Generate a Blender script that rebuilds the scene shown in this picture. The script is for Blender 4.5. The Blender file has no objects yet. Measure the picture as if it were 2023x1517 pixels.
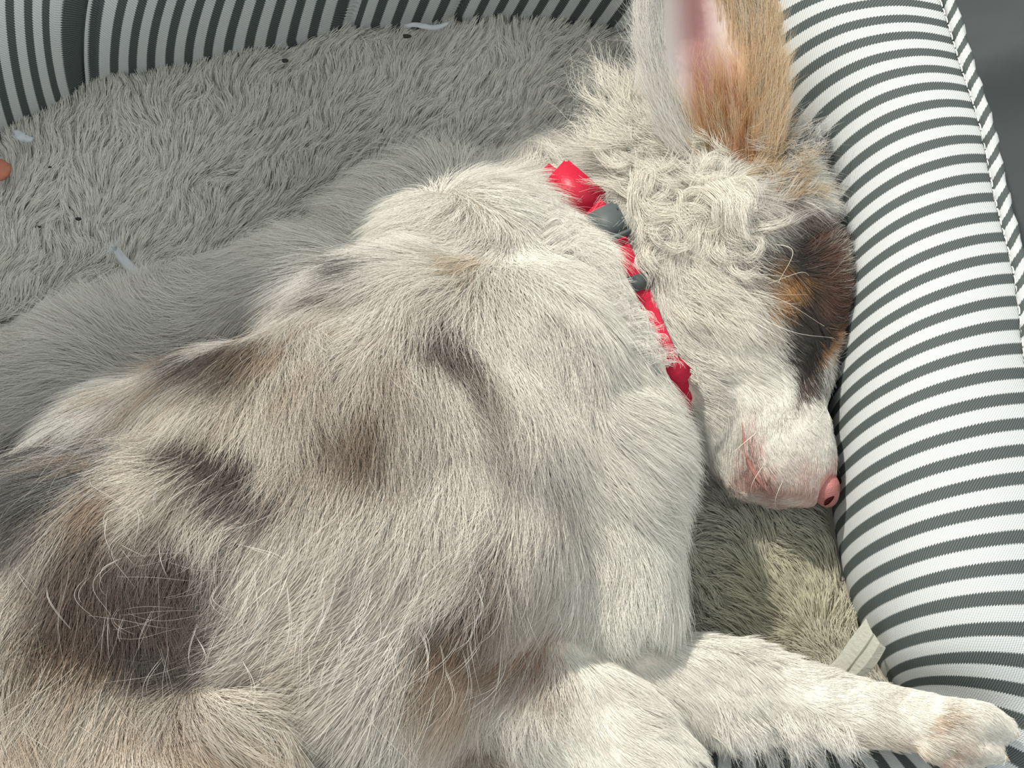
import bpy, bmesh, math
import numpy as np
from mathutils import Vector, Matrix

# ------------------------------------------------------------------ camera, world, sun, exposure
SC = bpy.context.scene
COL = SC.collection
W, H = 2023.0, 1517.0
TILT, DIST, HFOV = math.radians(25), 0.72, math.radians(46)
cam_d = bpy.data.cameras.new('camera')
cam = bpy.data.objects.new('camera', cam_d)
COL.objects.link(cam)
cam_d.sensor_width = 36
cam_d.lens = 18 / math.tan(HFOV / 2)
cam_d.clip_start = 0.01
cam.location = (0, -DIST * math.sin(TILT), DIST * math.cos(TILT))
cam.rotation_euler = (TILT, 0, 0)
SC.camera = cam

world = bpy.data.worlds.new('world')
SC.world = world
world.use_nodes = True
bgn = world.node_tree.nodes['Background']
bgn.inputs['Color'].default_value = (0.87, 0.915, 0.92, 1)
bgn.inputs['Strength'].default_value = 1.04

SUN_AZ, SUN_EL = math.radians(134), math.radians(50)     # azimuth of the sun seen from the bed: left, a little behind
sun_d = bpy.data.lights.new('sun', 'SUN')
sun_d.energy = 4.0
sun_d.angle = math.radians(1.2)
sun_d.color = (1.0, 0.955, 0.87)
sun = bpy.data.objects.new('sun', sun_d)
COL.objects.link(sun)
SUN_V = Vector((math.cos(SUN_AZ) * math.cos(SUN_EL), math.sin(SUN_AZ) * math.cos(SUN_EL), math.sin(SUN_EL)))
sun.rotation_euler = (-SUN_V).to_track_quat('-Z', 'Y').to_euler()
sun.location = SUN_V * 2

SC.cycles.max_bounces = 4
SC.cycles.adaptive_threshold = 0.03
SC.cycles.diffuse_bounces = 2
SC.cycles.glossy_bounces = 2
SC.cycles.transmission_bounces = 3

SC.view_settings.view_transform = 'Standard'
SC.view_settings.look = 'None'
SC.view_settings.exposure = 0.0
SC.view_settings.gamma = 1
SC.view_settings.use_curve_mapping = False

# ------------------------------------------------------------------ measuring helpers (photo pixel + height -> place)
FPX = (W / 2) / math.tan(HFOV / 2)
CAMP = np.array(cam.location)
AX = np.array([1.0, 0, 0]); AY = np.array([0, math.cos(TILT), math.sin(TILT)]); AZ = np.array([0, -math.sin(TILT), math.cos(TILT)])


def P(px, py, z):
    px = np.asarray(px, float); py = np.asarray(py, float); z = np.asarray(z, float)
    d = ((px - W / 2) / FPX)[..., None] * AX - ((py - H / 2) / FPX)[..., None] * AY - AZ
    t = (z - CAMP[2]) / d[..., 2]
    return CAMP + d * t[..., None]


def V(px, py, z):
    return Vector(P(px, py, z).tolist())


def proj(p):
    r = np.asarray(p) - CAMP
    x, y, d = r @ AX, r @ AY, -(r @ AZ)
    return W / 2 + FPX * x / d, H / 2 - FPX * y / d


def mpp(px, py, z):                                     # metres per photo pixel at a place
    return float(-((P(px, py, z) - CAMP) @ AZ) / FPX)


rng = np.random.default_rng(7)


def lin(c):
    c = np.asarray(c, float) / 255.0
    return np.where(c <= 0.04045, c / 12.92, ((c + 0.055) / 1.055) ** 2.4)


def wav(p, freq, seed, n=7):                            # smooth noise about -1..1
    r = np.random.default_rng(seed)
    k = r.normal(size=(n, 3)); k /= np.linalg.norm(k, axis=1)[:, None]
    k *= freq * r.uniform(0.6, 1.6, (n, 1)); ph = r.uniform(0, 6.283, n)
    return np.sin(p @ k.T + ph).sum(1) / math.sqrt(n) * 0.9


def catmull(pts, n):
    pts = np.asarray(pts, float)
    q = np.vstack([2 * pts[0] - pts[1], pts, 2 * pts[-1] - pts[-2]])
    u = np.linspace(0, len(pts) - 1 - 1e-9, n)
    i = u.astype(int); f = (u - i)[:, None]
    a, b, c, d = q[i], q[i + 1], q[i + 2], q[i + 3]
    return 0.5 * (2 * b + (c - a) * f + (2 * a - 5 * b + 4 * c - d) * f ** 2 + (3 * b - a - 3 * c + d) * f ** 3)


# ------------------------------------------------------------------ materials
def mat(name, base, rough=0.8, spec=0.3, noise=0.0, nscale=60.0, bump=0.0, bscale=300.0, trans=0.0):
    m = bpy.data.materials.new(name); m.use_nodes = True
    nt = m.node_tree; b = nt.nodes['Principled BSDF']
    c = lin(base)
    b.inputs['Roughness'].default_value = rough
    b.inputs['Specular IOR Level'].default_value = spec
    tc = nt.nodes.new('ShaderNodeTexCoord')
    nz = nt.nodes.new('ShaderNodeTexNoise'); nz.inputs['Scale'].default_value = nscale; nz.inputs['Detail'].default_value = 4
    nt.links.new(tc.outputs['Object'], nz.inputs['Vector'])
    mx = nt.nodes.new('ShaderNodeMix'); mx.data_type = 'RGBA'
    mx.inputs['A'].default_value = (*(c * (1 - noise)), 1); mx.inputs['B'].default_value = (*np.minimum(c * (1 + noise), 1), 1)
    nt.links.new(nz.outputs['Fac'], mx.inputs['Factor'])
    nt.links.new(mx.outputs['Result'], b.inputs['Base Color'])
    if bump:
        n2 = nt.nodes.new('ShaderNodeTexNoise'); n2.inputs['Scale'].default_value = bscale
        nt.links.new(tc.outputs['Object'], n2.inputs['Vector'])
        bp = nt.nodes.new('ShaderNodeBump'); bp.inputs['Strength'].default_value = bump; bp.inputs['Distance'].default_value = 0.001
        nt.links.new(n2.outputs['Fac'], bp.inputs['Height']); nt.links.new(bp.outputs['Normal'], b.inputs['Normal'])
    if trans:
        b.inputs['Transmission Weight'].default_value = 0.0
        tl = nt.nodes.new('ShaderNodeBsdfTranslucent'); tl.inputs['Color'].default_value = (*c, 1)
        ms = nt.nodes.new('ShaderNodeMixShader'); ms.inputs[0].default_value = trans
        out = nt.nodes['Material Output']
        nt.links.new(b.outputs[0], ms.inputs[1]); nt.links.new(tl.outputs[0], ms.inputs[2]); nt.links.new(ms.outputs[0], out.inputs[0])
    return m


def math_node(nt, op, a, b=None, c=None):
    n = nt.nodes.new('ShaderNodeMath'); n.operation = op
    for i, v in enumerate((a, b, c)):
        if v is None:
            continue
        if isinstance(v, (int, float)):
            n.inputs[i].default_value = v
        else:
            nt.links.new(v, n.inputs[i])
    return n.outputs[0]


def stripe_mat(name, period=0.0133, dark=(74, 80, 79), light=(202, 205, 204)):
    """woven ticking: stripes at right angles to the roll's length, twill threads across them"""
    m = bpy.data.materials.new(name); m.use_nodes = True
    nt = m.node_tree; b = nt.nodes['Principled BSDF']
    uv = nt.nodes.new('ShaderNodeUVMap'); uv.uv_map = 'cloth'
    sp = nt.nodes.new('ShaderNodeSeparateXYZ'); nt.links.new(uv.outputs['UV'], sp.inputs[0])
    u, v = sp.outputs[0], sp.outputs[1]
    saw = math_node(nt, 'FRACT', math_node(nt, 'MULTIPLY', v, 1 / 0.0016))
    uj = math_node(nt, 'ADD', u, math_node(nt, 'MULTIPLY', saw, 0.0009))
    fr = math_node(nt, 'FRACT', math_node(nt, 'MULTIPLY', uj, 1 / period))
    tri = math_node(nt, 'ABSOLUTE', math_node(nt, 'SUBTRACT', fr, 0.5))
    mask = nt.nodes.new('ShaderNodeMapRange'); mask.inputs[1].default_value = 0.222; mask.inputs[2].default_value = 0.242
    nt.links.new(tri, mask.inputs[0])                    # 0 in the dark stripe, 1 in the white
    tw = math_node(nt, 'SINE', math_node(nt, 'MULTIPLY', math_node(nt, 'ADD', math_node(nt, 'MULTIPLY', u, 0.8), v), 2 * math.pi / 0.0015))
    tw = math_node(nt, 'MULTIPLY_ADD', tw, 0.5, 0.5)
    weft = math_node(nt, 'SINE', math_node(nt, 'MULTIPLY', u, 2 * math.pi / 0.00075))
    weft = math_node(nt, 'MULTIPLY_ADD', weft, 0.5, 0.5)
    md = nt.nodes.new('ShaderNodeMix'); md.data_type = 'RGBA'
    md.inputs['A'].default_value = (*(lin(dark) * 0.62), 1); md.inputs['B'].default_value = (*(lin(dark) * 1.75), 1)
    nt.links.new(tw, md.inputs['Factor'])
    ml = nt.nodes.new('ShaderNodeMix'); ml.data_type = 'RGBA'
    ml.inputs['A'].default_value = (*(lin(light) * 0.80), 1); ml.inputs['B'].default_value = (*np.minimum(lin(light) * 1.12, 0.95), 1)
    nt.links.new(tw, ml.inputs['Factor'])
    mx = nt.nodes.new('ShaderNodeMix'); mx.data_type = 'RGBA'
    nt.links.new(mask.outputs[0], mx.inputs['Factor'])
    nt.links.new(md.outputs['Result'], mx.inputs['A']); nt.links.new(ml.outputs['Result'], mx.inputs['B'])
    nt.links.new(mx.outputs['Result'], b.inputs['Base Color'])
    bp = nt.nodes.new('ShaderNodeBump'); bp.inputs['Strength'].default_value = 0.35; bp.inputs['Distance'].default_value = 0.0004
    nt.links.new(math_node(nt, 'ADD', tw, weft), bp.inputs['Height']); nt.links.new(bp.outputs['Normal'], b.inputs['Normal'])
    b.inputs['Roughness'].default_value = 0.75; b.inputs['Specular IOR Level'].default_value = 0.25
    return m


def hair_mat(name, gloss=0.10, trans=0.38, grough=0.35):
    m = bpy.data.materials.new(name); m.use_nodes = True
    nt = m.node_tree
    for n in list(nt.nodes):
        nt.nodes.remove(n)
    at = nt.nodes.new('ShaderNodeAttribute'); at.attribute_name = 'tint'
    df = nt.nodes.new('ShaderNodeBsdfDiffuse'); tl = nt.nodes.new('ShaderNodeBsdfTranslucent')
    gl = nt.nodes.new('ShaderNodeBsdfHair'); gl.component = 'Reflection'
    gl.inputs['Color'].default_value = (0.9, 0.88, 0.82, 1)
    gl.inputs['RoughnessU'].default_value = grough; gl.inputs['RoughnessV'].default_value = 0.9
    m1 = nt.nodes.new('ShaderNodeMixShader'); m1.inputs[0].default_value = trans
    m2 = nt.nodes.new('ShaderNodeMixShader'); m2.inputs[0].default_value = gloss
    out = nt.nodes.new('ShaderNodeOutputMaterial')
    L = nt.links.new
    L(at.outputs['Color'], df.inputs['Color']); L(at.outputs['Color'], tl.inputs['Color'])
    L(df.outputs[0], m1.inputs[1]); L(tl.outputs[0], m1.inputs[2])
    L(m1.outputs[0], m2.inputs[1]); L(gl.outputs[0], m2.inputs[2]); L(m2.outputs[0], out.inputs[0])
    return m


def attr_mat(name, rough=0.8):
    m = bpy.data.materials.new(name); m.use_nodes = True
    nt = m.node_tree; b = nt.nodes['Principled BSDF']
    at = nt.nodes.new('ShaderNodeAttribute'); at.attribute_name = 'tint'
    nz = nt.nodes.new('ShaderNodeTexNoise'); nz.inputs['Scale'].default_value = 900
    bp = nt.nodes.new('ShaderNodeBump'); bp.inputs['Strength'].default_value = 0.25; bp.inputs['Distance'].default_value = 0.0006
    nt.links.new(nz.outputs['Fac'], bp.inputs['Height']); nt.links.new(bp.outputs['Normal'], b.inputs['Normal'])
    nt.links.new(at.outputs['Color'], b.inputs['Base Color'])
    b.inputs['Roughness'].default_value = rough; b.inputs['Specular IOR Level'].default_value = 0.3
    return m


M_STRIPE = stripe_mat('striped_ticking')
M_FUR = hair_mat('dog_hair', gloss=0.07, trans=0.22)
M_FLEECE = hair_mat('fleece_fibre', gloss=0.14, trans=0.30, grough=0.3)
M_SKIN = attr_mat('dog_skin')
M_BACK = mat('fleece_backing', (150, 146, 132), 0.95, 0.1, 0.2, 200)


# ------------------------------------------------------------------ object helpers
def link(o, parent=None):
    COL.objects.link(o)
    if parent is not None:
        o.parent = parent
    return o


def tag(o, label=None, cat=None, group=None, kind=None):
    for k, v in (('label', label), ('category', cat), ('group', group), ('kind', kind)):
        if v:
            o[k] = v
    return o


def empty(name, loc=(0, 0, 0)):
    o = bpy.data.objects.new(name, None); o.location = loc
    o.empty_display_size = 0.02
    return link(o)


def mesh_obj(name, verts, faces, material, parent=None, smooth=True, uv=None):
    me = bpy.data.meshes.new(name)
    me.from_pydata([tuple(map(float, v)) for v in verts], [], [tuple(map(int, f)) for f in faces])
    if uv is not None:
        l = me.uv_layers.new(name='cloth')
        vi = np.empty(len(me.loops), int); me.loops.foreach_get('vertex_index', vi)
        l.data.foreach_set('uv', np.asarray(uv, np.float32)[vi].ravel())
    me.materials.append(material)
    if smooth:
        me.polygons.foreach_set('use_smooth', [True] * len(me.polygons))
    me.update()
    return link(bpy.data.objects.new(name, me), parent)


def grid_faces(nu, nv, closed_v=False):
    f = []
    for i in range(nu - 1):
        for j in range(nv if closed_v else nv - 1):
            k = (j + 1) % nv
            f.append((i * nv + j, (i + 1) * nv + j, (i + 1) * nv + k, i * nv + k))
    return f


def frames(path):
    t = np.gradient(path, axis=0); t /= np.linalg.norm(t, axis=1)[:, None]
    up = np.array([0, 0, 1.0])
    s = np.cross(t, up); bad = np.linalg.norm(s, axis=1) < 1e-5; s[bad] = (1, 0, 0)
    s /= np.linalg.norm(s, axis=1)[:, None]
    n = np.cross(s, t)
    return t, s, n


def tube(name, path, rad, material, parent=None, seg=10, flat=1.0, cap=True, twist=0.0):
    path = np.asarray(path, float); n = len(path)
    rad = np.broadcast_to(np.asarray(rad, float), (n,))
    t, s, nn = frames(path)
    a = np.linspace(0, 2 * math.pi, seg, endpoint=False)
    vs = path[:, None] + rad[:, None, None] * (np.cos(a)[None, :, None] * s[:, None] + flat * np.sin(a)[None, :, None] * nn[:, None])
    ln = np.concatenate([[0], np.cumsum(np.linalg.norm(np.diff(path, axis=0), axis=1))])
    uv = np.stack([ln[:, None] + twist * np.cos(a)[None], np.broadcast_to(a * 0.004, (n, seg))], -1)
    f = grid_faces(n, seg, True)
    vs = vs.reshape(-1, 3); uv = uv.reshape(-1, 2)
    if cap:
        f.append(tuple(range(seg))[::-1]); f.append(tuple((n - 1) * seg + j for j in range(seg)))
    return mesh_obj(name, vs, f, material, parent, uv=uv)


def ribbon(name, path, width, thick, side, material, parent=None, uv=True):
    """strap of rectangular section with rounded edges along path; side = across vectors"""
    path = np.asarray(path, float); n = len(path)
    t = np.gradient(path, axis=0); t /= np.linalg.norm(t, axis=1)[:, None]
    side = np.asarray(side, float); side = side - (side * t).sum(1)[:, None] * t
    side /= np.linalg.norm(side, axis=1)[:, None]
    nn = np.cross(side, t)
    width = np.broadcast_to(np.asarray(width, float), (n,))
    prof = [(-1, -.6), (-1, .6), (-.92, 1), (.92, 1), (1, .6), (1, -.6), (.92, -1), (-.92, -1)]
    vs = np.stack([path + side * (a * width / 2)[:, None] + nn * (b * thick / 2) for a, b in prof], 1)
    ln = np.concatenate([[0], np.cumsum(np.linalg.norm(np.diff(path, axis=0), axis=1))])
    u = np.stack([np.stack([ln, np.full(n, a * 0.01)], -1) for a, b in prof], 1)
    k = len(prof)
    f = grid_faces(n, k, True); f.append(tuple(range(k))[::-1]); f.append(tuple((n - 1) * k + j for j in range(k)))
    return mesh_obj(name, vs.reshape(-1, 3), f, material, parent, uv=u.reshape(-1, 2), smooth=False)


# ------------------------------------------------------------------ hair helpers
def worley(p, cell, seed):
    """nearest jittered lattice point for every p"""
    q = np.floor(p / cell).astype(np.int64)
    best = np.full(len(p), 1e9); bp = np.zeros_like(p)
    for dx in (-1, 0, 1):
        for dy in (-1, 0, 1):
            for dz in (-1, 0, 1):
                c = q + np.array([dx, dy, dz])
                h = (c[:, 0] * 73856093) ^ (c[:, 1] * 19349663) ^ (c[:, 2] * 83492791) ^ seed
                j = np.stack([((h * m + 12345) >> 7 & 1023) / 1023.0 for m in (2654435761, 40503001, 97531247)], 1)
                f = (c + j) * cell
                d = ((f - p) ** 2).sum(1)
                w = d < best
                best[w] = d[w]; bp[w] = f[w]
    return bp


def hair(name, parent, pos, rad, tint, material, kind='stuff'):
    """pos (N,K,3), rad (N,K), tint (N,K,3) or (N,3)"""
    N, K = pos.shape[:2]
    hc = bpy.data.hair_curves.new(name)
    hc.add_curves([K] * N)
    hc.attributes['position'].data.foreach_set('vector', np.ascontiguousarray(pos, np.float32).ravel())
    ra = hc.attributes.get('radius') or hc.attributes.new('radius', 'FLOAT', 'POINT')
    ra.data.foreach_set('value', np.ascontiguousarray(rad, np.float32).ravel())
    if tint.ndim == 2:
        tint = np.repeat(tint[:, None], K, 1)
    ca = hc.attributes.new('tint', 'FLOAT_COLOR', 'POINT')
    ca.data.foreach_set('color', np.concatenate([tint, np.ones((N, K, 1))], 2).astype(np.float32).ravel())
    hc.materials.append(material)
    o = bpy.data.objects.new(name, hc)
    link(o, parent)
    if kind:
        o['kind'] = kind
    return o


def grow(p, n, t, length, lift, K, curl=None, clump_c=None, clump=0.0, wave=0.0, seed=1, droop=None, clump_pow=1.4):
    """strands from roots p with normals n, lying along t"""
    N = len(p); r = np.random.default_rng(seed)
    t = t - (t * n).sum(1)[:, None] * n
    t /= np.linalg.norm(t, axis=1)[:, None] + 1e-9
    b = np.cross(n, t)
    s = np.linspace(0, 1, K)
    pos = np.empty((N, K, 3)); pos[:, 0] = p
    cur = p.copy()
    curl = np.zeros(N) if curl is None else curl
    ph = r.uniform(0, 6.283, N); fr = r.uniform(5, 9, N)
    for k in range(1, K):
        sm = (s[k] + s[k - 1]) / 2
        a = lift * (1 - sm) ** 0.8
        c = curl * sm + wave * np.sin(ph + fr * sm)
        d = (np.cos(a) * np.cos(c))[:, None] * t + (np.cos(a) * np.sin(c))[:, None] * b + np.sin(a)[:, None] * n
        if droop is not None:
            d[:, 2] -= droop * sm
        d /= np.linalg.norm(d, axis=1)[:, None]
        cur = cur + d * (length * (s[k] - s[k - 1]))[:, None]
        pos[:, k] = cur
    if clump_c is not None:
        off = p - clump_c
        cl = np.asarray(clump)
        cl = cl[:, None] if cl.ndim else cl
        f = (cl * (s ** clump_pow)[None])[:, :, None]
        pos -= off[:, None] * f
    return pos


def sample_mesh(verts, tris, vn, count, weight=None, seed=0):
    r = np.random.default_rng(seed)
    a, b, c = verts[tris[:, 0]], verts[tris[:, 1]], verts[tris[:, 2]]
    ar = np.linalg.norm(np.cross(b - a, c - a), axis=1)
    if weight is not None:
        ar = ar * weight
    cdf = np.cumsum(ar); cdf /= cdf[-1]
    i = np.searchsorted(cdf, r.random(count))
    u, v = r.random(count), r.random(count)
    fl = u + v > 1; u[fl], v[fl] = 1 - u[fl], 1 - v[fl]
    w = 1 - u - v
    T = tris[i]
    p = verts[T[:, 0]] * w[:, None] + verts[T[:, 1]] * u[:, None] + verts[T[:, 2]] * v[:, None]
    n = vn[T[:, 0]] * w[:, None] + vn[T[:, 1]] * u[:, None] + vn[T[:, 2]] * v[:, None]
    return p, n / (np.linalg.norm(n, axis=1)[:, None] + 1e-9)


def mesh_arrays(o):
    me = o.data
    v = np.empty(len(me.vertices) * 3); me.vertices.foreach_get('co', v); v = v.reshape(-1, 3)
    n = np.empty(len(me.vertices) * 3); me.vertices.foreach_get('normal', n); n = n.reshape(-1, 3)
    me.calc_loop_triangles()
    t = np.empty(len(me.loop_triangles) * 3, int); me.loop_triangles.foreach_get('vertices', t)
    return v, t.reshape(-1, 3), n


def img_dir(px, py, z, ang):
    """direction on the ground plane that runs at angle ang (degrees, anticlockwise from right) in the photo"""
    a = np.radians(ang)
    d = P(px + 40 * np.cos(a), py - 40 * np.sin(a), z) - P(px, py, z)
    return d / np.linalg.norm(d, axis=-1, keepdims=True)


# ================================================================== THE SETTING
floor = mesh_obj('floor', [(-2, -2, -.075), (2, -2, -.075), (2, 2, -.075), (-2, 2, -.075)], [(0, 1, 2, 3)],
                 mat('dark_floor', (52, 56, 56), 0.6, 0.3, 0.15, 20))
tag(floor, 'dark grey floor around the striped bed', None, None, 'structure')

# unseen wall added for its shade; its top edge darkens the back of the bed
eA, eB = P(230, 1420, 0.0), P(1160, 480, 0.0)             # where the edge of the shade would lie on the mattress
ed = (eB - eA) / np.linalg.norm(eB - eA)
en = np.array([-ed[1], ed[0], 0.0])
sv = np.array(SUN_V)
if en @ sv < 0:
    en = -en
WD = 0.62
top_c = (eA + eB) / 2 + sv * (WD / (en @ sv))
wv = []
for off, zz in ((0, -.075), (0, top_c[2]), (.12, top_c[2]), (.12, -.075)):
    for q in (-1.6, 1.6):
        b_ = top_c + ed * q + en * off
        wv.append((b_[0], b_[1], zz))
wl = mesh_obj('shade_wall', wv, [(0, 1, 3, 2), (2, 3, 5, 4), (4, 5, 7, 6), (0, 2, 4, 6), (1, 7, 5, 3), (0, 6, 7, 1)], mat('plaster', (200, 200, 194), 0.9, 0.2, 0.05, 8, 0.2, 120), smooth=False)
tag(wl, 'unseen pale wall added to shade the back of the bed', None, None, 'structure')

# ================================================================== DOG BED
bed = empty('dog_bed', (0, 0, -.07))
tag(bed, 'dog bed with grey and white striped bolsters and a pale grey fleece mattress', 'dog bed')


def rel(o, parent):
    """keep world placement under a parent that stands elsewhere"""
    o.matrix_parent_inverse = Matrix.Translation(-Vector(parent.location))
    return o


PROF = np.array([(0.06, -0.62), (0.02, -0.15), (-0.05, 0.22), (-0.02, 0.58), (0.11, 0.86), (0.34, 1.05), (0.66, 1.10), (1.0, 1.0),
                 (1.10, 0.86), (1.22, 0.52), (1.25, 0.10), (1.20, -0.30), (1.10, -0.70)])
PROF_F = catmull(PROF, 61)
SEAM_I = int(round(7 / 12 * 60))


def bolster(name, pairs, hz, nst, creases=(), u0=0.0, wob=0.0, shear=0.0):
    """padded roll lofted from (inner foot px, seam px) stations; creases = (station 0..1, depth, width)"""
    a = catmull([(i[0], i[1]) for i, s in pairs], nst)
    b = catmull([(s[0], s[1]) for i, s in pairs], nst)
    hh = catmull([(h, 0) for h in hz], nst)[:, 0]
    wi = P(a[:, 0], a[:, 1], np.zeros(nst)); ws = P(b[:, 0], b[:, 1], hh)
    out = ws - wi; out[:, 2] = 0
    wid = np.linalg.norm(out, axis=1); o = out / wid[:, None]
    st = np.linspace(0, 1, nst)
    pin = np.zeros(nst)
    for c, d, w in creases:
        pin += d * np.exp(-np.abs((st - c) / w) ** 1.3)
    mid = wi * 0.6 + ws * 0.4
    ln = u0 + np.concatenate([[0], np.cumsum(np.linalg.norm(np.diff(mid, axis=0), axis=1))])
    tg = np.gradient(wi, axis=0); tg /= np.linalg.norm(tg, axis=1)[:, None]
    sh = np.interp(st, *shear) if shear else np.zeros(nst)
    vs, uv = [], []
    pl = np.concatenate([[0], np.cumsum(np.linalg.norm(np.diff(PROF_F, axis=0), axis=1))])
    for j, (fx, fz) in enumerate(PROF_F):
        x = fx * wid; z = fz * hh
        # creases draw the cloth in towards the heart of the roll
        cx, cz = 0.55 * wid, 0.35 * hh
        x = x + (cx - x) * pin; z = z + (cz - z) * pin * (1 if fz > 0.1 else 0)
        p = wi + o * x[:, None] + tg * (sh * np.clip(z, 0, 1))[:, None]; p[:, 2] = z
        if wob:
            p += (wav(p, 55, 3)[:, None] * o + 0) * wob
            p[:, 2] += wav(p, 45, 5) * wob * (1 if fz > 0.1 else 0)
        vs.append(p); uv.append(np.stack([ln, np.full(nst, pl[j] * 0.085)], -1))
    vs = np.stack(vs, 1); uv = np.stack(uv, 1)
    m = len(PROF_F)
    ob = mesh_obj(name, vs.reshape(-1, 3), grid_faces(nst, m), M_STRIPE, bed, uv=uv.reshape(-1, 2))
    rel(ob, bed)
    return vs, ln


side_pairs = [((1290, -70), (1770, -300)), ((1330, 0), (1800, -200)), ((1400, 110), (1845, -95)), ((1588, 390), (1921, 180)), ((1634, 670), (1990, 440)),
              ((1640, 960), (2042, 770)), ((1680, 1180), (2085, 1050)), ((1742, 1320), (2110, 1270)), ((1800, 1400), (2160, 1480)),
              ((1795, 1455), (2080, 1640)), ((1700, 1480), (1850, 1720)), ((1540, 1480), (1600, 1740)), ((1350, 1485), (1330, 1740)), ((1150, 1490), (1080, 1740))]
side_h = [.09, .09, .09, .09, .09, .09, .085, .072, .044, .028, .022, .02, .02, .02]
VS_SIDE, LN_SIDE = bolster('bolster', side_pairs, side_h, 300, creases=[(0.675, 0.22, 0.012), (0.71, 0.14, 0.010), (0.645, .12, .01)], wob=0.0012)

back_pairs = [((-420, 560), (-640, 380)), ((-260, 400), (-480, 180)), ((-110, 310), (-280, 20)), ((20, 255), (-60, -70)), ((110, 212), (90, -120)), ((152, 192), (180, -130)), ((210, 163), (225, -130)),
              ((330, 135), (370, -150)), ((450, 108), (500, -165)), ((560, 84), (600, -180)), ((680, 58), (705, -190)), ((800, 45), (810, -200)),
              ((900, 38), (900, -200)), ((1000, 36), (1010, -200)), ((1120, 45), (1150, -200)), ((1230, 68), (1280, -180)), ((1330, 120), (1420, -150))]
NB = len(back_pairs) - 1
VS_BACK, LN_BACK = bolster('bolster', back_pairs, [.09] * len(back_pairs), 420,
                           creases=[(5.05 / NB, 0.36, 0.010), (10 / NB, 0.5, 0.009), (12 / NB, 0.42, 0.009), (5.6 / NB, 0.10, 0.006)], wob=0.0010, shear=([0, 4.5 / NB, 5.2 / NB, 1], [.2, .2, .38, .38]))

# piping along the top seam of the side bolster, with a line of pale stitches beside it
pp = VS_SIDE[:190, SEAM_I].copy(); pp[:, 2] += 0.0025
rel(tube('piping', pp, 0.0042 + 0.0005 * np.sin(np.arange(190) * 1.3), M_STRIPE, bed, seg=12, flat=1.15, twist=-0.006), bed)
M_THREAD = mat('white_thread', (232, 234, 230), 0.6, 0.3)
st_path = VS_SIDE[:190, SEAM_I - 1] * 1.0 + np.array([0, 0, 0.0006])
seg_v, seg_f = [], []
fine = catmull(st_path, 1900)
cl = np.concatenate([[0], np.cumsum(np.linalg.norm(np.diff(fine, axis=0), axis=1))])
k = 0
while k * 0.0062 + 0.0048 < cl[-1]:
    i0, i1 = np.searchsorted(cl, [k * 0.0062, k * 0.0062 + 0.0048])
    A, B = fine[i0], fine[i1]
    t = (B - A) / np.linalg.norm(B - A); s = np.cross(t, (0, 0, 1)); s /= np.linalg.norm(s); n2 = np.cross(s, t)
    o0 = len(seg_v)
    for f_ in (0, .15, .5, .85, 1):
        c = A + (B - A) * f_ + n2 * (0.0007 * math.sin(math.pi * f_) + 0.0001)
        for a_ in range(6):
            seg_v.append(c + 0.00042 * (math.cos(a_ * 1.0472) * s + math.sin(a_ * 1.0472) * n2))
    for i in range(4):
        for j in range(6):
            seg_f.append((o0 + i * 6 + j, o0 + (i + 1) * 6 + j, o0 + (i + 1) * 6 + (j + 1) % 6, o0 + i * 6 + (j + 1) % 6))
    k += 1
rel(mesh_obj('stitching', seg_v, seg_f, M_THREAD, bed), bed)['label'] = 'pale row of stitches beside the piping'

# mattress under the fleece
mx0 = np.linspace(-.44, .27, 90); my0 = np.linspace(-.32, .31, 80)
gx, gy = np.meshgrid(mx0, my0, indexing='ij')
g = np.stack([gx.ravel(), gy.ravel(), np.zeros(gx.size)], 1)


def fleece_z(p):
    q = p.copy(); q[:, 2] = 0
    return 0.0025 * wav(q, 22, 31) + 0.0015 * wav(q, 60, 32)


g[:, 2] = fleece_z(g) - 0.004
bot = g.copy(); bot[:, 2] = -.07
mf = grid_faces(90, 80)
mv = np.vstack([g, bot]); n0 = len(g)
ring = [i * 80 for i in range(90)] + [89 * 80 + j for j in range(1, 80)] + [i * 80 + 79 for i in range(88, -1, -1)] + [j for j in range(78, 0, -1)]
mf += [(ring[i], ring[(i + 1) % len(ring)], ring[(i + 1) % len(ring)] + n0, ring[i] + n0) for i in range(len(ring))]
rel(mesh_obj('mattress', mv, mf, M_BACK, bed), bed)

# fleece pile
NF = 150000
NFV = 40000
fp = np.stack([rng.uniform(-.37, .02, NF), rng.uniform(-.10, .27, NF), np.zeros(NF)], 1)
f2 = np.stack([rng.uniform(.0, .25, 60000), rng.uniform(.05, .27, 60000), np.zeros(60000)], 1)
f3 = np.stack([rng.uniform(.08, .26, NFV), rng.uniform(-.26, .05, NFV), np.zeros(NFV)], 1)
f4 = np.stack([rng.uniform(-.43, -.30, 26000), rng.uniform(-.10, .2, 26000), np.zeros(26000)], 1)
fp = np.vstack([fp, f2, f3, f4])
# keep what lies inside the bolsters
def foot(vs, m_):
    q_ = vs[:, 8]; d_ = vs[:, 8] - vs[:, 50]; d_ = d_ / np.linalg.norm(d_, axis=1)[:, None]
    return (q_ + d_ * m_)[:, :2]


inner = np.vstack([foot(VS_BACK, .009)[::6], foot(VS_SIDE, .001)[30::6]])
poly = np.vstack([inner, [(-.4, -.28)]])


def inside(p, poly):
    c = np.zeros(len(p), bool); x, y = p[:, 0], p[:, 1]
    for i in range(len(poly)):
        x1, y1 = poly[i]; x2, y2 = poly[i - 1]
        w = ((y1 > y) != (y2 > y)) & (x < (x2 - x1) * (y - y1) / (y2 - y1 + 1e-12) + x1)
        c ^= w
    return c


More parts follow.
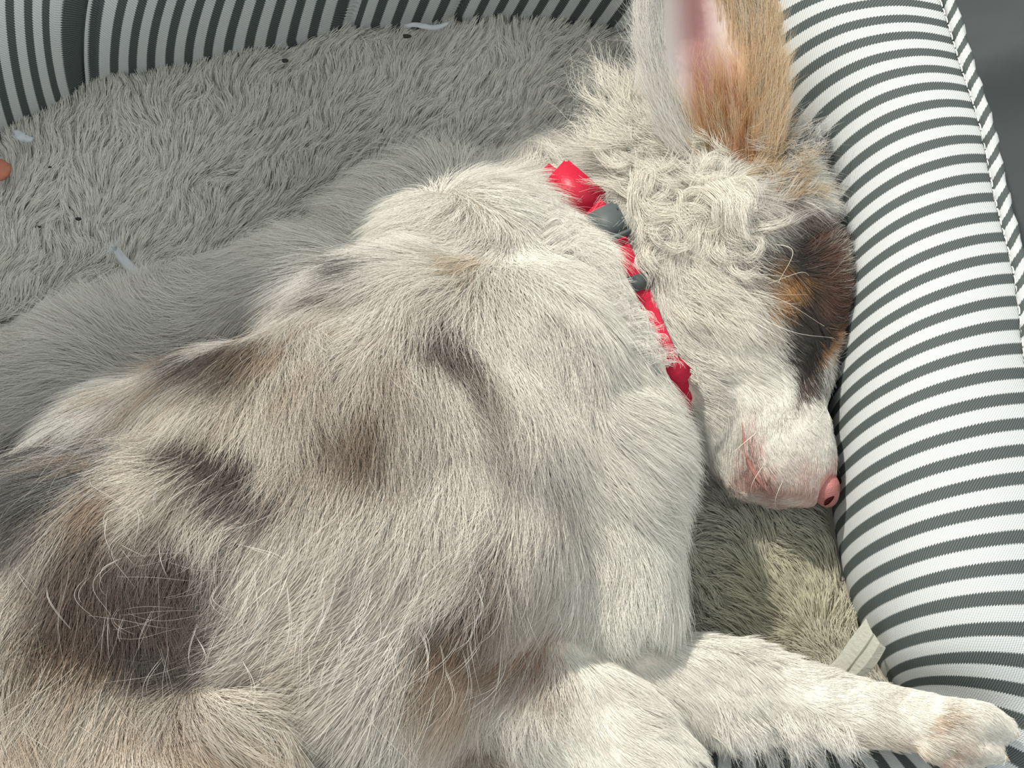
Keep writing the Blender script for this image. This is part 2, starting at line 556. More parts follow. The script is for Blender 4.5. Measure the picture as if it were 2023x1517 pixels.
fp = fp[inside(fp, poly)]
fp[:, 2] = fleece_z(fp) - 0.004
fx, fy = proj(fp)
keep = (fx > -420) & (fy > -100) & (fx < 2100) & (fy < 1600)
fp = fp[keep]; fx, fy = fx[keep], fy[keep]
G = np.array([  # px, py, pile direction in the photo
    (60, 300, 85), (250, 260, 80), (450, 200, 60), (700, 120, 50), (1000, 90, 60), (1180, 110, 45), (500, 350, 48), (300, 420, 70), (120, 450, 80),
    (750, 280, 40), (950, 220, 42), (600, 430, 30), (350, 560, 35), (200, 640, 30), (80, 640, 25), (120, 760, 10), (300, 700, 15), (500, 480, 40), (1150, 250, 35),
    (1450, 1080, 170), (1550, 1150, 150), (1480, 1220, 160), (1620, 1200, 100), (1600, 1300, 150), (1680, 1320, 120)], float)
gw = P(G[:, 0], G[:, 1], np.zeros(len(G))); gd = img_dir(G[:, 0], G[:, 1], np.zeros(len(G)), G[:, 2])
d2 = ((fp[:, None, :2] - gw[None, :, :2]) ** 2).sum(2)
wt = 1 / (d2 + 0.02 ** 2) ** 1.5
fd = (wt[:, :, None] * gd[None]).sum(1); fd[:, 2] = 0; fd /= np.linalg.norm(fd, axis=1)[:, None]
q0 = fp.copy(); q0[:, 2] = 0
turn = 0.45 * wav(q0, 90, 41) + 0.3 * wav(q0, 220, 42)
c_, s_ = np.cos(turn), np.sin(turn)
fd = np.stack([fd[:, 0] * c_ - fd[:, 1] * s_, fd[:, 0] * s_ + fd[:, 1] * c_, np.zeros(len(fd))], 1)
fn = np.tile([0, 0, 1.0], (len(fp), 1))
warp = fp + 0.0015 * np.stack([wav(q0, 300, 43), wav(q0, 300, 44), 0 * fx], 1); warp[:, 2] = 0
# tufts are longer along the lie than across
wc = worley(warp, 0.0036, 91); wc[:, 2] = 0
tuft = np.sin(wc[:, 0] * 9000 + wc[:, 1] * 7000)
fl = 0.013 * (1 + 0.25 * tuft + rng.normal(0, 0.12, len(fp)))
lift = np.clip(0.75 + 0.25 * tuft + rng.normal(0, 0.12, len(fp)), 0.2, 1.3)
ctr = fp * 0 + wc; ctr[:, 2] = fp[:, 2]
pos = grow(fp, fn, fd, fl, lift, 6, curl=0.5 * wav(q0, 150, 46) + rng.normal(0, .15, len(fp)), clump_c=ctr, clump=0.6, wave=0.15, seed=5, clump_pow=1.0)
tone = 1 + 0.10 * wav(q0, 25, 47) + 0.06 * tuft + rng.normal(0, 0.05, len(fp))
base = lin((226, 224, 216))
olive_bounce = np.exp(-((fx - 1560) / 260) ** 2 - ((fy - 1200) / 200) ** 2)[:, None]     # olive bounced light painted into the flatter end of the fleece
tt = base[None] * tone[:, None] * (1 - olive_bounce * np.array([.18, .20, .36]))
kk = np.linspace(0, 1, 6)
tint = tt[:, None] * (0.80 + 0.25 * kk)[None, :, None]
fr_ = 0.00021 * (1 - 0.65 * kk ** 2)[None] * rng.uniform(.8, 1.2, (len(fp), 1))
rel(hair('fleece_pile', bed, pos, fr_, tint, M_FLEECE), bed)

# ================================================================== DOG
dog = empty('dog', V(700, 900, 0.0))
tag(dog, 'white and brown merle dog asleep on its side with one ear flipped up', 'dog')

# flesh: overlapping balls fused into one skin;  (px, py, height of centre, radius in px)
TRUNK = [
    (1010, 480, .045, 130), (930, 560, .060, 195), (1000, 760, .070, 250), (1130, 930, .062, 216), (1150, 1060, .055, 180), (820, 760, .075, 270),
    (720, 900, .080, 305), (560, 960, .078, 295), (860, 1050, .070, 300), (480, 1120, .080, 325), (250, 1150, .075, 310), (100, 1250, .072, 320),
    (-100, 1300, .07, 340), (700, 1250, .060, 295), (420, 1420, .062, 275), (150, 1480, .070, 295), (880, 1250, .045, 225), (620, 1500, .035, 225),
    (-250, 1450, .07, 340), (330, 1600, .06, 310), (0, 1650, .065, 340), (930, 900, .072, 280), (650, 1080, .078, 310), (350, 1000, .07, 260), (180, 1350, .072, 300),
    (640, 620, .040, 160), (470, 680, .030, 160), (300, 740, .028, 170), (130, 840, .028, 190), (-60, 960, .03, 220), (-250, 1080, .03, 230), (780, 520, .03, 140), (880, 450, .028, 120),
    (550, 650, .036, 155), (385, 710, .03, 160), (215, 790, .03, 180), (1190, 1180, .052, 140), (1100, 620, .062, 165), (1160, 740, .06, 165), (1080, 540, .052, 140), (1200, 850, .056, 160),
]
LIMBS = [
    # near shoulder and upper foreleg
    [(980, 1340, .052, 125), (1080, 1390, .052, 128), (1190, 1450, .050, 130), (1255, 1550, .050, 128), (1290, 1650, .05, 120)],
    # neck
    [(1000, 430, .030, 100), (1080, 430, .032, 105), (1160, 470, .034, 112), (1250, 530, .038, 120), (1290, 620, .038, 112), (1330, 720, .034, 95)],
    [(1060, 370, .034, 62), (1120, 365, .040, 66), (1190, 395, .048, 72), (1250, 450, .050, 90), (1300, 540, .048, 100)],
    # skull to muzzle, cheek to jaw, brow to bridge
    [(1385, 440, .054, 108), (1440, 535, .055, 133), (1480, 660, .053, 122), (1520, 780, .048, 97), (1552, 860, .046, 90), (1570, 912, .042, 80), (1586, 940, .039, 58)],
    [(1320, 440, .050, 105), (1365, 580, .050, 118), (1400, 700, .045, 110), (1432, 790, .038, 88), (1455, 860, .031, 74), (1480, 920, .027, 60), (1540, 955, .028, 46)],
    [(1500, 450, .050, 102), (1550, 520, .050, 102), (1572, 600, .050, 90), (1566, 690, .047, 75), (1575, 780, .044, 58)],
    # foreleg stretched over the front of the bed, ending in the toes
    [(1220, 1335, .026, 96), (1350, 1352, .028, 96), (1450, 1358, .030, 88), (1540, 1373, .032, 77), (1620, 1390, .037, 68), (1700, 1406, .043, 62), (1780, 1418, .050, 59), (1850, 1430, .056, 58), (1895, 1438, .058, 52)],
    # fold of skin above the hind leg
    [(360, 1390, .122, 44), (460, 1412, .128, 42), (530, 1470, .118, 42), (590, 1560, .100, 44)],
]


TOES = [
    [(1868, 1418, .062, 40), (1935, 1420, .062, 33), (1982, 1440, .055, 25)],
    [(1860, 1448, .061, 36), (1922, 1474, .058, 29), (1962, 1489, .052, 22)],
    [(1835, 1464, .057, 32), (1884, 1500, .053, 26), (1918, 1514, .048, 19)],
]


def fuse(name, balls, voxel, rounds, extra=None):
    bm = bmesh.new()
    if extra is not None:
        bm.from_mesh(extra)
    for px, py, z, r in balls:
        bmesh.ops.create_icosphere(bm, subdivisions=3, radius=mpp(px, py, z) * r, matrix=Matrix.Translation(V(px, py, z)))
    me = bpy.data.meshes.new(name)
    bm.to_mesh(me); bm.free()
    o = link(bpy.data.objects.new(name, me))
    md = o.modifiers.new('fuse', 'REMESH'); md.mode = 'VOXEL'; md.voxel_size = voxel
    ms = o.modifiers.new('soften', 'SMOOTH'); ms.factor = 0.5; ms.iterations = rounds
    m2 = bpy.data.meshes.new_from_object(o.evaluated_get(bpy.context.evaluated_depsgraph_get()))
    bpy.data.objects.remove(o); bpy.data.meshes.remove(me)
    return m2


trunk = fuse('trunk', TRUNK, 0.005, 30)
chain = []
for c in LIMBS:
    chain += [tuple(q) for q in catmull(c, 6 * len(c))]
limbs = fuse('limbs', chain, 0.0030, 13, trunk)
chain = []
for c in TOES:
    chain += [tuple(q) for q in catmull(c, 24)]
me2 = fuse('body', chain, 0.0024, 3, limbs)
bpy.data.meshes.remove(limbs)
bpy.data.meshes.remove(trunk)
me2.name = 'body'
body = link(bpy.data.objects.new('body', me2))
me2.polygons.foreach_set('use_smooth', [True] * len(me2.polygons))
body.parent = dog; rel(body, dog)
# press the underside flat on the mattress
bv, bt, bn = mesh_arrays(body)
bv[:, 2] = np.where(bv[:, 2] < 0.004, 0.004 + (bv[:, 2] - 0.004) * 0.08, bv[:, 2])
me2.vertices.foreach_set('co', bv.ravel()); me2.update()
bv, bt, bn = mesh_arrays(body)

WHITE = np.array(lin((240, 236, 226)))
# coat: patches lying on the dog (px, py, rx, ry, turn, colour, strength, softness)
PATCH = [
    (700, 1000, 330, 260, 30, (206, 194, 178), .6, 1.0), (420, 830, 260, 90, 35, (210, 198, 178), .55, 1.0), (860, 900, 200, 230, 0, (210, 204, 194), .45, 1.0),
    (130, 1250, 230, 240, 0, (200, 184, 166), .55, 1.0), (640, 1300, 240, 170, 0, (212, 204, 192), .5, 1.0), (90, 1450, 200, 110, 0, (205, 190, 168), .5, .9),
    # grey of the back
    (300, 640, 260, 110, 20, (196, 195, 194), .4, .8), (80, 860, 180, 140, 40, (180, 180, 180), .45, .7), (520, 580, 200, 60, 10, (196, 195, 196), .5, .8),
    (30, 960, 90, 70, 35, (48, 47, 48), .9, .5), (120, 910, 110, 40, 35, (85, 84, 86), .7, .6), (280, 780, 110, 30, 30, (110, 104, 100), .6, .6), (20, 1040, 60, 60, 0, (50, 45, 42), .9, .5),
    # brown and black spots
    (895, 715, 76, 41, -35, (68, 54, 44), .95, .45), (955, 760, 44, 73, 20, (110, 95, 82), .6, .6), (770, 760, 37, 73, 0, (140, 122, 104), .5, .7), (690, 522, 41, 20, -10, (40, 36, 34), .95, .5), (640, 592, 59, 18, 12, (80, 64, 50), .8, .5),
    (445, 718, 104, 41, 18, (84, 64, 50), .9, .5), (380, 722, 41, 32, 0, (52, 44, 40), .9, .5), (520, 690, 73, 24, 20, (130, 108, 88), .6, .6),
    (705, 880, 71, 56, 10, (84, 58, 40), .95, .5), (690, 850, 122, 98, 0, (150, 128, 106), .5, .8), (620, 960, 159, 49, 10, (138, 116, 98), .6, .8),
    (400, 918, 98, 41, -22, (58, 46, 38), .95, .45), (480, 985, 73, 32, -30, (70, 58, 50), .85, .5), (300, 1030, 85, 37, 20, (110, 92, 78), .7, .6), (170, 1040, 61, 73, 0, (120, 96, 80), .7, .6),
    (250, 1190, 183, 122, -15, (66, 42, 28), .98, .35), (190, 1270, 159, 98, 0, (78, 50, 32), .97, .4), (340, 1130, 110, 56, 20, (62, 41, 30), .97, .45), (150, 1340, 134, 49, -10, (110, 82, 58), .8, .6), (310, 1310, 98, 49, -20, (58, 50, 46), .9, .5), (130, 1150, 73, 61, 0, (110, 90, 76), .7, .6),
    (900, 545, 37, 15, 0, (190, 158, 112), .7, .6), (990, 870, 27, 73, 10, (130, 120, 108), .55, .7), (1120, 1020, 32, 61, 20, (150, 138, 126), .5, .7), (1230, 860, 32, 73, 20, (190, 190, 188), .4, .8),  # last one: grey streak of shade beside the chest ridge, painted into the coat
    (965, 1160, 39, 73, 0, (120, 98, 80), .75, .6), (900, 1270, 110, 73, 30, (104, 80, 62), .85, .6), (1010, 1310, 98, 54, -20, (150, 114, 86), .8, .6), (890, 1390, 56, 85, 0, (190, 146, 104), .6, .8), (830, 1330, 73, 73, 0, (150, 128, 106), .5, .8), (1050, 1200, 49, 98, 10, (160, 144, 126), .5, .8),
    (430, 1500, 183, 29, 0, (196, 160, 118), .7, .8), (560, 1410, 73, 73, 0, (176, 168, 150), .5, .8), (360, 1420, 73, 73, 0, (120, 104, 90), .6, .7),
    # head
    (1600, 480, 70, 80, 20, (44, 32, 27), 1.0, .25), (1610, 590, 72, 90, 0, (40, 28, 23), 1.0, .2), (1590, 690, 46, 90, 12, (40, 31, 27), 1.0, .25), (1590, 760, 24, 36, 10, (62, 41, 30), .97, .35), (1520, 500, 60, 40, 20, (60, 58, 60), .85, .5),
    (1645, 540, 34, 110, 5, (98, 62, 44), .95, .4), (1540, 558, 42, 48, 20, (178, 128, 68), 1.0, .3), (1500, 540, 36, 30, 30, (110, 82, 54), .8, .5), (1648, 680, 14, 32, -12, (206, 146, 80), 1.0, .4), (1510, 650, 30, 30, 0, (120, 104, 80), .5, .6),
    (1500, 440, 60, 40, 0, (140, 134, 128), .5, .7), (1560, 420, 50, 40, 0, (110, 96, 88), .7, .6),
    (1565, 955, 66, 44, 0, (230, 200, 190), .55, .9), (1500, 960, 46, 34, 0, (216, 170, 154), .75, .6), (1580, 985, 70, 22, 0, (214, 170, 158), .7, .6), (1484, 880, 12, 80, 10, (190, 132, 122), .85, .5), (1515, 955, 34, 12, -40, (184, 126, 114), .85, .5), (1636, 962, 26, 44, 0, (206, 150, 140), .8, .5),
    # leg
    (1888, 1432, 24, 17, 30, (194, 158, 122), .7, .6), (1912, 1450, 50, 6, -20, (150, 116, 90), .6, .6), (1866, 1436, 22, 6, 35, (150, 124, 98), .6, .6), (1575, 1445, 14, 12, 0, (206, 160, 150), .9, .3), (1780, 1480, 120, 20, 0, (226, 206, 180), .5, .8), (1860, 1505, 60, 18, 0, (180, 140, 116), .7, .7),
]


def coat(p, jitter=None):
    x, y = proj(p)
    if jitter is not None:
        x = x + jitter[0]; y = y + jitter[1]
    c = np.tile(WHITE, (len(p), 1))
    for px, py, rx, ry, an, colr, st, soft in PATCH:
        a = math.radians(an)
        u = ((x - px) * math.cos(a) - (y - py) * math.sin(a)) / rx
        v = ((x - px) * math.sin(a) + (y - py) * math.cos(a)) / ry
        d = np.sqrt(u * u + v * v)
        m = st * np.clip((1 + soft - d) / (2 * soft), 0, 1)
        m = m * m * (3 - 2 * m) if soft < .7 else m
        c = c + (lin(colr)[None] - c) * m[:, None]
    return c


# lie of the coat: px, py, height, direction, length mm, lift
LIE = np.array([
    (900, 330, .06, 98, 42, .55), (820, 380, .05, 130, 40, .5), (700, 450, .05, 185, 40, .35), (1000, 350, .06, 80, 36, .5), (1040, 400, .06, 20, 26, .4), (1120, 490, .07, -25, 22, .5), (1000, 470, .08, -10, 28, .4),
    (950, 520, .09, 200, 26, .35), (1180, 600, .09, -20, 20, .5), (1100, 620, .1, -30, 24, .5), (1240, 760, .09, -25, 24, .5), (1330, 900, .08, -25, 26, .5), (1380, 1000, .07, -35, 28, .5), (1330, 1100, .06, -40, 30, .5),
    (850, 580, .11, 205, 28, .45), (720, 600, .1, 215, 30, .4), (600, 650, .09, 230, 32, .4), (480, 700, .08, 235, 30, .45), (1000, 700, .12, -50, 28, .45), (900, 720, .13, -70, 28, .4), (780, 740, .13, 255, 30, .35), (650, 760, .12, 245, 30, .35),
    (1100, 850, .12, -60, 28, .4), (1000, 900, .14, -75, 28, .35), (850, 880, .14, -85, 30, .35), (700, 880, .14, -95, 32, .4), (550, 850, .13, 230, 32, .35), (400, 850, .12, 220, 32, .35), (280, 840, .1, 215, 34, .4), (150, 960, .1, 222, 36, .4),
    (1200, 950, .1, -55, 26, .4), (1200, 1080, .09, -70, 28, .4), (1080, 1050, .12, -78, 30, .35), (950, 1050, .13, -95, 32, .3), (800, 1080, .13, -98, 34, .3), (650, 1060, .14, -105, 34, .3), (500, 1020, .14, 200, 32, .35), (380, 950, .14, 205, 32, .4),
    (450, 1100, .14, 195, 32, .3), (250, 1050, .14, -60, 34, .4), (120, 1080, .13, -110, 36, .4), (330, 1130, .14, -30, 30, .4), (260, 1220, .14, -85, 36, .4), (150, 1250, .14, -100, 38, .4), (50, 1200, .13, -115, 38, .4), (430, 1240, .14, 200, 28, .35), (560, 1180, .13, -140, 34, .3),
    (700, 1250, .12, -118, 44, .3), (850, 1180, .11, -115, 42, .3), (960, 1180, .1, -105, 34, .3), (600, 1380, .1, -110, 42, .35), (780, 1400, .08, -112, 40, .3), (900, 1300, .08, -125, 32, .3), (1050, 1250, .08, -95, 30, .35), (1180, 1200, .06, -70, 26, .35),
    (1000, 1350, .09, -65, 26, .3), (1120, 1370, .09, -45, 20, .22), (1230, 1430, .09, -42, 14, .2), (1000, 1460, .09, -75, 24, .3), (1150, 1500, .09, -55, 18, .2), (880, 1450, .07, -95, 30, .35), (1300, 1500, .08, -50, 12, .2),
    (100, 1400, .14, -85, 38, .35), (250, 1400, .13, -70, 36, .35), (400, 1400, .13, -30, 34, .4), (480, 1480, .1, -50, 34, .4), (150, 1500, .13, -80, 36, .35), (330, 1330, .14, 170, 26, .4),
    # back
    (560, 560, .06, 160, 34, .4), (430, 600, .05, 120, 34, .4), (330, 650, .04, 135, 36, .4), (220, 650, .04, 150, 38, .35), (100, 760, .05, 165, 40, .35), (250, 800, .06, 190, 36, .35), (60, 900, .07, 205, 38, .35), (380, 700, .06, 160, 30, .4), (0, 820, .05, 175, 40, .35),
    # neck and head
    (1080, 340, .05, 120, 20, .5), (1150, 330, .07, 150, 22, .45), (1200, 370, .08, -50, 20, .35), (1230, 430, .08, -58, 18, .3), (1280, 520, .08, -65, 18, .3), (1310, 620, .08, -70, 18, .25), (1200, 290, .08, 165, 34, .6), (1130, 300, .06, 175, 30, .5),
    (1300, 350, .09, 150, 24, .8), (1350, 420, .1, -120, 18, .9), (1280, 300, .09, 140, 38, .7), (1380, 360, .1, 120, 26, .9), (1430, 380, .1, -75, 34, .7), (1500, 350, .09, 40, 28, .7), (1570, 340, .08, 25, 30, .5), (1550, 400, .09, 0, 24, .5),
    (1400, 520, .09, -45, 22, .35), (1350, 600, .09, -50, 20, .3), (1450, 580, .09, -35, 24, .35), (1430, 680, .09, -45, 16, .22), (1380, 760, .07, -55, 14, .25), (1500, 720, .08, -50, 10, .2), (1480, 640, .09, -35, 18, .25),
    (1540, 560, .09, -75, 8, .3), (1600, 480, .08, 40, 10, .5), (1650, 540, .07, 15, 14, .9), (1640, 470, .07, 35, 13, .9), (1660, 600, .06, 5, 13, .9), (1610, 600, .08, -60, 8, .35), (1660, 640, .06, 0, 9, .6), (1590, 720, .07, -75, 6, .25), (1600, 820, .07, -70, 4, .22),
    (1530, 830, .08, -55, 5, .2), (1560, 900, .07, -60, 4, .25), (1600, 930, .06, -70, 3.2, .25), (1470, 900, .05, -130, 7, .25), (1440, 850, .05, -110, 9, .25), (1540, 970, .04, -160, 4, .3), (1420, 900, .04, -120, 10, .25),
    # leg
    (1300, 1300, .06, -15, 11, .2), (1400, 1330, .06, -14, 9, .15), (1400, 1430, .05, -38, 20, .3), (1550, 1350, .06, -15, 7, .13), (1530, 1430, .05, -45, 22, .35), (1650, 1400, .06, -18, 7, .15), (1640, 1460, .05, -45, 20, .35), (1780, 1400, .07, -14, 6, .15), (1850, 1400, .075, -14, 4.5, .15),
    (1750, 1460, .06, -20, 10, .25), (1880, 1410, .07, -22, 4, .2), (1960, 1430, .06, -25, 3.5, .2), (1940, 1480, .05, -25, 3.5, .2), (1880, 1490, .05, -25, 4, .2), (1900, 1445, .06, -25, 4, .2), (1300, 1420, .05, -40, 16, .25),
])
LW = P(LIE[:, 0], LIE[:, 1], LIE[:, 2]); LD = img_dir(LIE[:, 0], LIE[:, 1], LIE[:, 2], LIE[:, 3])


def lie(p):
    d2 = ((p[:, None] - LW[None]) ** 2).sum(2)
    w = 1 / (d2 + 0.015 ** 2) ** 2.0
    w /= w.sum(1)[:, None]
    d = w @ LD; d /= np.linalg.norm(d, axis=1)[:, None] + 1e-9
    return d, w @ LIE[:, 4] * 0.001, w @ LIE[:, 5]


# skin colour on the flesh
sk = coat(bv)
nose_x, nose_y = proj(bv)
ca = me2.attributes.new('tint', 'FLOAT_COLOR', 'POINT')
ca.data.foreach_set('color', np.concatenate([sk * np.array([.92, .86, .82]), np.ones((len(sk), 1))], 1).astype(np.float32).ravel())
me2.materials.append(M_SKIN)

# roots
tc = bv[bt].mean(1); tn = np.cross(bv[bt[:, 1]] - bv[bt[:, 0]], bv[bt[:, 2]] - bv[bt[:, 0]]); tn /= np.linalg.norm(tn, axis=1)[:, None] + 1e-12
tv = CAMP - tc; tv /= np.linalg.norm(tv, axis=1)[:, None]
face = (tn * tv).sum(1)
tx, ty = proj(tc)
wgt = np.where(face > -0.35, 1.0, 0.0) * np.where(tc[:, 2] > 0.003, 1, 0)
wgt *= (tx > -220) & (tx < 2150) & (ty > -150) & (ty < 1700)
short = np.exp(-(((tx - 1560) / 110) ** 2 + ((ty - 900) / 110) ** 2)) * 4 + np.where((tx > 1330) & (ty > 1230), 2.2, 0) + np.where((tx > 1380) & (ty < 1000), 1.3, 0)
wgt = wgt * (1 + short)


def in_collar(x, y):
    # strip of neck under the collar is left bare
    pts = np.array([(1085, 365), (1150, 400), (1200, 450), (1235, 530), (1262, 590), (1285, 650), (1318, 720), (1345, 780)], float)
    q = catmull(pts, 60)
    d = np.sqrt(((x[:, None] - q[None, :, 0]) ** 2 + (y[:, None] - q[None, :, 1]) ** 2)).min(1)
    return d


MOUTH = catmull([(1474, 830), (1482, 872), (1490, 905), (1508, 940), (1530, 968)], 50)


def mouth_d(x, y):
    d = np.full(len(x), 1e3); k = (x > 1400) & (x < 1680) & (y > 740) & (y < 1050)
    d[k] = np.sqrt((x[k][:, None] - MOUTH[None, :, 0]) ** 2 + (y[k][:, None] - MOUTH[None, :, 1]) ** 2).min(1)
    return d


def make_fur(count, K, seed, lmul, lift_mul, clump_cell, clump, rad, name, flyaway=False, tipwhite=0.25):
    p, n = sample_mesh(bv, bt, bn, count, wgt, seed)
    x, y = proj(p)
    bare = in_collar(x, y) < np.where(y < 480, 36, 24)
    nosed = (((x - 1642) / 24) ** 2 + ((y - 962) / 40) ** 2 < 1) | (mouth_d(x, y) < 2.5)
    k = ~(bare | nosed)
    p, n, x, y = p[k], n[k], x[k], y[k]
    d, L, li = lie(p)
    r = np.random.default_rng(seed + 1); N = len(p)
    turn = 0.35 * wav(p, 60, seed + 11) + 0.22 * wav(p, 160, seed + 12) + r.normal(0, .10, N)
    if flyaway:
        turn += r.normal(0, .35, N)
    b = np.cross(n, d); d = d * np.cos(turn)[:, None] + b * np.sin(turn)[:, None]
    L = L * lmul * np.clip(1 + 0.18 * wav(p, 90, seed + 13) + r.normal(0, .14, N), .35, 1.8)
    li = np.clip(li * lift_mul * (1 + 0.25 * wav(p, 110, seed + 14) + r.normal(0, .15, N)), 0.06, 1.35)
    # clumps grow with hair length
    cell = clump_cell
    cc = worley(p + 0.0012 * np.stack([wav(p, 250, 51), wav(p, 250, 52), wav(p, 250, 53)], 1), cell, 17 + seed)
    cl = np.clip((L - 0.004) / 0.012, 0, 1) * clump
    curl = 0.55 * wav(p, 45, seed + 15) + 0.35 * wav(p, 140, seed + 16) + r.normal(0, .18, N)
    long_ = np.clip((L - 0.006) / 0.02, 0, 1)
    cc2 = worley(p + 0.003 * np.stack([wav(p, 90, 61), wav(p, 90, 62), wav(p, 90, 63)], 1), cell * 2.6, 23 + seed)
    cc = cc * .68 + cc2 * .32
    pos = grow(p, n, d, L, li, K, curl=curl * long_, clump_c=cc, clump=cl, wave=0.16 * long_, seed=seed, droop=0.25 * long_)
    # keep strands above the bedding
    pos[:, :, 2] = np.maximum(pos[:, :, 2], 0.004)
    mid = pos[:, int(K * 0.5)]
    jit = (r.normal(0, 13, N) + 18 * wav(p, 170, seed + 17), r.normal(0, 13, N) + 18 * wav(p, 170, seed + 18))
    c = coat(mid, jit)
    c = c * np.clip(1 + r.normal(0, .13, N) + 0.07 * wav(p, 200, seed + 19), .55, 1.14)[:, None]
    # merle flecks: whole clumps of beige or brown hair on the trunk
    xm, ym = proj(mid)
    trunk_m = np.clip((1230 - xm) / 150, 0, 1) * np.clip((ym - 540) / 150, 0, 1) * np.clip((wav(p, 40, 73) + .55), 0, 1)
    fleck = np.clip(wav(cc, 420, 71) * 1.2 - .1, 0, 1) * trunk_m
    c = c + (lin((168, 142, 116))[None] - c) * (.62 * fleck)[:, None] * (c.mean(1) > .2)[:, None]
    s = np.linspace(0, 1, K)
    tip = c + (WHITE * .95 - c) * tipwhite * long_[:, None]
    tint = c[:, None] * (1 - s)[None, :, None] + tip[:, None] * s[None, :, None]
    rd = rad * (1 - 0.8 * s ** 1.5)[None] * r.uniform(.75, 1.25, (N, 1)) * np.ones((N, 1))
    o = hair(name, body, pos, rd, np.clip(tint, 0, .95), M_FUR)
    o.matrix_parent_inverse = (Matrix.Translation(dog.location)).inverted() @ Matrix.Identity(4)
    return o


QUAL = 1.0
make_fur(int(330000 * QUAL), 9, 101, 1.0, 1.0, 0.0055, 0.74, 0.000110, 'fur', tipwhite=.08)
make_fur(int(2200 * QUAL), 10, 202, 1.3, 1.25, 0.004, 0.3, 0.00009, 'guard_hair', flyaway=True, tipwhite=.75)
for o in list(bpy.data.objects):
    if o.name in ('fur', 'guard_hair'):
        o.matrix_parent_inverse = Matrix.Identity(4)
        o.matrix_parent_inverse = Matrix.Translation(-Vector(dog.location)) if o.parent is dog else Matrix.Identity(4)

# ------------------------------------------------------------------ dog details
from mathutils.bvhtree import BVHTree
TREE = BVHTree.FromPolygons(bv.tolist(), bt.tolist())


def surf(px, py, lift=0.0):
    """point of the dog's skin under a photo pixel, and its normal"""
    d = Vector((P(px, py, 0.0) - CAMP).tolist()).normalized()
    hit, nrm, _, _ = TREE.ray_cast(Vector(CAMP.tolist()), d)
    if hit is None:
        return V(px, py, 0.01), Vector((0, 0, 1))
    return hit + nrm * lift, nrm


def on_skin(pts, lift):
    return np.array([list(surf(x, y, lift)[0]) for x, y in pts])


class Locks:
    """locks of hair: each a bundle of strands along its own path"""
    def __init__(self, K=12):
        self.K = K; self.pos = []; self.tint = []; self.rad = []

    def add(self, path, n, spread, tip, col, wave=0.0, rad=0.00011, seed=0, jit=0.12):
        r = np.random.default_rng(seed); K = self.K
        c = catmull(path, K)
        ln = np.linalg.norm(np.diff(c, axis=0), axis=1).sum()
        t, s, nn = frames(c)
        a = r.uniform(0, 6.283, n); q = np.sqrt(r.random(n))
        u = np.linspace(0, 1, K)
        w = spread * (1 - u) + tip * u
        off = (np.cos(a) * q)[:, None, None] * w[None, :, None] * s[None] + (np.sin(a) * q)[:, None, None] * w[None, :, None] * nn[None]
        ph = r.uniform(0, 6.283); fr = r.uniform(7, 11)
        phs = ph + r.normal(0, .5, n)
        wv_ = wave * ln * (np.sin(phs[:, None] + fr * u[None]) - np.sin(phs)[:, None]) * u[None]
        p = c[None] + off + wv_[:, :, None] * s[None]
        p = p + (r.normal(0, jit * ln, (n, 1, 3)) * (u ** 2)[None, :, None])
        # strands of unequal length
        f = r.uniform(.6, 1.0, n)
        idx = f[:, None] * u[None] * (K - 1)
        i0 = np.minimum(idx.astype(int), K - 2); fr2 = (idx - i0)[:, :, None]
        rows = np.arange(n)[:, None]
        p = p[rows, i0] * (1 - fr2) + p[rows, i0 + 1] * fr2
        col = np.asarray(col, float)
        if col.ndim == 1:
            col = np.tile(col, (K, 1))
        else:
            col = catmull(col, K)
        self.pos.append(p); self.tint.append(np.clip(col[None] * r.normal(1, .07, (n, 1, 1)), 0, .95))
        self.rad.append(rad * (1 - .75 * u ** 1.6)[None] * r.uniform(.7, 1.2, (n, 1)))

    def build(self, name, parent):
        return hair(name, parent, np.concatenate(self.pos), np.concatenate(self.rad), np.concatenate(self.tint), M_FUR)


CREAM = lin((240, 235, 222)); TAN = lin((206, 152, 98)); SAND = lin((222, 194, 156)); PALE = lin((236, 232, 224))

# ---- ear flipped back, its inside to the camera
ear_mid = catmull([(1452, 372, .066), (1442, 300, .080), (1422, 200, .098), (1406, 90, .116), (1396, -20, .132), (1392, -90, .142)], 26)
ear_hw = catmull([(42, 0), (84, 0), (112, 0), (126, 0), (116, 0), (60, 0)], 26)[:, 0]
NW = 17
ev, ec = [], []
for i in range(26):
    cx, cy, cz = ear_mid[i]
    cxyz = P(cx, cy, cz)
    for j in range(NW):
        w = -1 + 2 * j / (NW - 1)
        cup = 0.016 * (abs(w) ** 2.0) * (1 - 0.4 * i / 25) + (0.010 if w < -.7 else 0) * 0
        q = P(cx + w * ear_hw[i], cy + 14 * w * w, cz)
        to = CAMP - q; to /= np.linalg.norm(to)
        ev.append(q + to * (cup - 0.008))
        x_, y_ = cx + w * ear_hw[i], cy
        pink = math.exp(-((w + .22) / .40) ** 2) * (1 if i > 3 else .6)
        tan_ = np.clip((w - .05) / .5, 0, 1) * (1 - 0.6 * np.clip((120 - cy) / 120, 0, 1))
        c = PALE + (lin((212, 170, 128)) - PALE) * tan_
        c = c + (lin((214, 152, 104)) - c) * np.clip((w + .3) / .5, 0, 1) * np.clip((.62 - i / 25) / .3, 0, 1)
        c = c + (lin((178, 128, 126)) - c) * pink
        ec.append(c)
ear = mesh_obj('ear', ev, grid_faces(26, NW), M_SKIN, dog)
rel(ear, dog)
ea = ear.data.attributes.new('tint', 'FLOAT_COLOR', 'POINT')
ea.data.foreach_set('color', np.concatenate([np.array(ec), np.ones((len(ec), 1))], 1).astype(np.float32).ravel())
sd = ear.modifiers.new('thick', 'SOLIDIFY'); sd.thickness = 0.0022; sd.offset = 0
